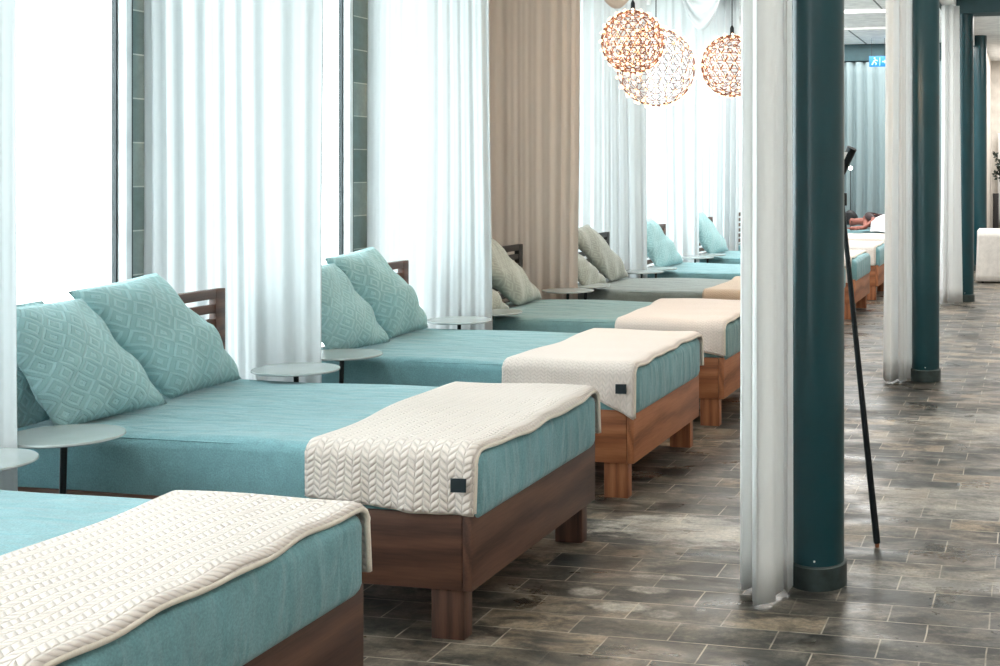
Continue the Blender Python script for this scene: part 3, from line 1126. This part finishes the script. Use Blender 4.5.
poly([(0.08, 0.10), (0.12, 0.10), (0.12, 0.125), (0.15, 0.09), (0.12, 0.055), (0.12, 0.08), (0.08, 0.08)])
link('pictogram', finish(bm, 'pictogram'), M['sign_white'], t)

t = thing('cloth_table', (-0.29, 19.95, 0), 'table under a floor length white cloth right of the third column', 'table')
for lx in (-0.5, 0.5):
    for ly in (-0.35, 0.35):
        box('leg', (lx - 0.02, lx + 0.02, ly - 0.02, ly + 0.02, 0, 0.80), M['black'], t)
box('table_top', (-0.57, 0.57, -0.42, 0.42, 0.80, 0.825), M['white_metal'], t)
P = []
per = []
for a, b, n in (((-0.58, -0.43), (0.58, -0.43), 24), ((0.58, -0.43), (0.58, 0.43), 16), ((0.58, 0.43), (-0.58, 0.43), 24), ((-0.58, 0.43), (-0.58, -0.43), 16)):
    for k in range(n):
        per.append((a[0] + (b[0] - a[0]) * k / n, a[1] + (b[1] - a[1]) * k / n))
rows = []
cen = Vector((0, 0, 0.832))
for f in (0.0, 0.5, 1.0):
    rows.append([Vector((x * f, y * f, 0.832)) for x, y in per + per[:1]])
for k in range(1, 9):
    h = k / 8
    row = []
    for i, (x, y) in enumerate(per + per[:1]):
        w = 1 + h * (0.045 + 0.03 * math.sin(i * 2 * math.pi * 7 / len(per)))
        row.append(Vector((x * w, y * w, 0.828 - h * 0.80)))
    rows.append(row)
cl = link('tablecloth', grid_mesh('tablecloth', rows), M['cloth'], None, (-0.29, 19.95, 0))
solidify(cl, 0.004, 1)
tag(cl, 'white cloth draped to the floor over the table by the right edge', 'tablecloth')

t = thing('cabinet', (0.1, 26.2, 0), 'low dark teal cabinet against the corridor end wall', 'cabinet')
box('body', (-0.75, 0.75, -0.22, 0.22, 0.06, 0.86), M['cabinet'], t)
box('plinth', (-0.72, 0.72, -0.2, 0.2, 0.0, 0.06), M['frame_dark'], t)
for a in (-0.74, -0.245, 0.25):
    dr = box('door', (a, a + 0.485, -0.235, -0.221, 0.09, 0.83), M['cabinet'], t)
    box('handle', (a + 0.44, a + 0.455, -0.25, -0.236, 0.4, 0.56), M['black'], dr)

t = thing('dark_screen', (-0.75, 25.2, 0), 'narrow dark standing panel beside the farthest column', 'screen')
box('panel', (-0.06, 0.06, -0.02, 0.02, 0.05, 1.32), M['frame_dark'], t)
box('foot', (-0.08, 0.08, -0.12, 0.12, 0, 0.05), M['frame_dark'], t)

# plant on the cabinet, its branches reaching into the right edge
t = thing('potted_plant', (-0.42, 26.2, 0.86), 'dark leafy branches of a plant at the right edge of the photo', 'plant')
lathe('pot', [(0, 0), (0.12, 0), (0.16, 0.26), (0.14, 0.26), (0.13, 0.2), (0, 0.2)], M['pot'], t, 28)
br = random.Random(5)
stems = bmesh.new()
leaves = bmesh.new()
for k in range(16):
    a = br.uniform(0, 2 * math.pi)
    if k < 8:
        a = math.pi + br.uniform(-0.6, 0.6)
    ln = br.uniform(0.24, 0.42)
    top = Vector((math.cos(a) * ln, math.sin(a) * ln * 0.5, br.uniform(0.65, 1.35)))
    mid = Vector((top.x * 0.35, top.y * 0.35, top.z * 0.6))
    pts = [Vector((0, 0, 0.2)), mid, top]
    add_tube(stems, pts, [0.008, 0.006, 0.003], 5)
    for q in range(16):
        f = br.uniform(0.35, 1.0)
        p = mid.lerp(top, (f - 0.5) * 2) if f > 0.5 else pts[0].lerp(mid, f * 2)
        d = Vector((br.uniform(-1, 1), br.uniform(-1, 1), br.uniform(-0.4, 0.9))).normalized()
        s = d.cross(Vector((br.uniform(-1, 1), br.uniform(-1, 1), br.uniform(-1, 1)))).normalized()
        L, W = br.uniform(0.07, 0.12), br.uniform(0.025, 0.04)
        n = d.cross(s) * 0.01
        v = [leaves.verts.new(p + c) for c in (Vector(), d * L * 0.45 + s * W + n, d * L, d * L * 0.45 - s * W + n)]
        leaves.faces.new(v)
link('stems', finish(stems, 'stems', True), M['bark'], t)
lf = link('foliage', finish(leaves, 'foliage'), M['leaf'], t)
solidify(lf, 0.002)


def skin_body(name, joints, edges, mat, parent=None, loc=(0, 0, 0), sub=2):
    me = bpy.data.meshes.new(name)
    me.from_pydata([j[:3] for j in joints], edges, [])
    o = link(name, me, mat, parent, loc)
    sk = o.modifiers.new('skin', 'SKIN')
    sk.use_smooth_shade = True
    if not me.skin_vertices:
        bpy.context.view_layer.objects.active = o
    for i, j in enumerate(joints):
        d = me.skin_vertices[0].data[i]
        d.radius = (j[3], j[3] if len(j) < 5 else j[4])
        d.use_root = (i == 0)
    ss = o.modifiers.new('smooth', 'SUBSURF')
    ss.levels = sub
    ss.render_levels = sub
    return o


# person lying on the farthest bed, head left, face to the camera, knees drawn up
zb = 0.735
pj = [
    (0.62, 0.10, 0.15, 0.125, 0.14),   # pelvis
    (0.42, 0.05, 0.15, 0.12, 0.135),   # waist
    (0.20, 0.02, 0.16, 0.125, 0.15),   # chest
    (0.06, 0.0, 0.17, 0.07),           # neck base
    (-0.02, 0.0, 0.165, 0.055),        # neck
    (-0.10, -0.01, 0.16, 0.085),       # jaw
    (-0.17, 0.0, 0.17, 0.095),         # skull
    (0.14, -0.12, 0.13, 0.055),        # lower shoulder
    (0.16, -0.32, 0.075, 0.043),       # elbow
    (-0.04, -0.34, 0.06, 0.034),       # wrist
    (-0.12, -0.32, 0.055, 0.036),      # palm
    (0.16, -0.06, 0.28, 0.05),         # upper shoulder
    (0.30, -0.24, 0.20, 0.042),        # elbow
    (0.14, -0.36, 0.08, 0.032),        # wrist
    (0.06, -0.37, 0.055, 0.034),       # palm
    (0.68, -0.08, 0.11, 0.085),        # hip lower
    (0.72, -0.34, 0.09, 0.065),        # knee lower
    (0.78, -0.02, 0.07, 0.045),        # ankle lower
    (0.82, -0.09, 0.05, 0.035),
    (0.66, -0.04, 0.24, 0.085),        # hip upper
    (0.66, -0.30, 0.22, 0.065),
    (0.75, 0.05, 0.19, 0.045),
    (0.80, -0.02, 0.17, 0.035),
]
pe = [(0, 1), (1, 2), (2, 3), (3, 4), (4, 5), (5, 6), (2, 7), (7, 8), (8, 9), (9, 10), (2, 11), (11, 12), (12, 13), (13, 14),
      (0, 15), (15, 16), (16, 17), (17, 18), (0, 19), (19, 20), (20, 21), (21, 22)]
px, py = -2.98, 20.98
pt = thing('person', (px, py, zb), 'dark haired person lying on the farthest bed under a white towel', 'person')
body = skin_body('body', pj, pe, M['skin'], pt)
# five fingers on each hand
for hx, hy, hz in ((-0.12, -0.32, 0.055), (0.06, -0.37, 0.055)):
    for k, (dl, dy) in enumerate(((0.07, -0.03), (0.085, -0.012), (0.09, 0.006), (0.08, 0.022), (0.05, -0.06))):
        tube('finger', [(hx, hy + dy * 0.6, hz), (hx - dl * 0.6, hy + dy, hz + 0.008), (hx - dl, hy + dy, hz - 0.018)], [0.010, 0.009, 0.007], M['skin'], body, 8)
bm = bmesh.new()
bmesh.ops.create_uvsphere(bm, u_segments=24, v_segments=16, radius=0.135, matrix=Matrix.Translation((-0.16, 0.045, 0.225)))
for v in bm.verts:
    n = v.co.copy()
    v.co.z += 0.012 * math.sin(30 * n.x) * math.sin(26 * n.z)
    if v.co.y < -0.045:
        v.co.y = -0.045 + (v.co.y + 0.045) * 0.3
link('hair', finish(bm, 'hair', True), M['hair'], pt)
for ex, ez in ((-0.115, 0.165), (-0.175, 0.175)):
    bm = bmesh.new()
    bmesh.ops.create_uvsphere(bm, u_segments=12, v_segments=8, radius=0.011, matrix=Matrix.Translation((ex, -0.088, ez)))
    link('eye', finish(bm, 'eye', True), M['hair'], pt)
bm = bmesh.new()
bmesh.ops.create_cone(bm, segments=8, radius1=0.016, radius2=0.006, depth=0.05, cap_ends=True, matrix=Matrix.Translation((-0.14, -0.098, 0.14)))
link('nose', finish(bm, 'nose', True), M['skin'], pt)
box('mouth', (-0.125, -0.085, -0.094, -0.086, 0.098, 0.108), M['robe'], pt, 0.002)
# dark robe round the shoulders
rb = skin_body('robe', [(0.66, 0.06, 0.15, 0.15), (0.42, 0.05, 0.155, 0.14, 0.155), (0.20, 0.02, 0.165, 0.145, 0.165), (0.10, 0.0, 0.165, 0.10),
                        (0.16, -0.06, 0.28, 0.06), (0.29, -0.22, 0.205, 0.055)], [(0, 1), (1, 2), (2, 3), (2, 4), (4, 5)], M['robe'], pt)
# towel spread over the legs
P = []
for i in range(21):
    row = []
    for j in range(21):
        u, v = i / 20, j / 20
        x = 0.26 + 0.62 * u
        y = -0.50 + 0.72 * v
        s = max(0.0, 1 - ((y + 0.08) / 0.36) ** 2)
        z = 0.02 + 0.27 * s ** 0.6 * (0.55 + 0.45 * math.sin(math.pi * min(1, u + 0.15))) + 0.01 * math.sin(9 * u + 7 * v)
        row.append(Vector((x, y, z)))
    P.append(row)
tw = link('towel', grid_mesh('towel', P), M['towel'], None, (px, py, zb))
solidify(tw, 0.012, 1)
tag(tw, 'white towel spread over the resting person on the farthest bed', 'towel')
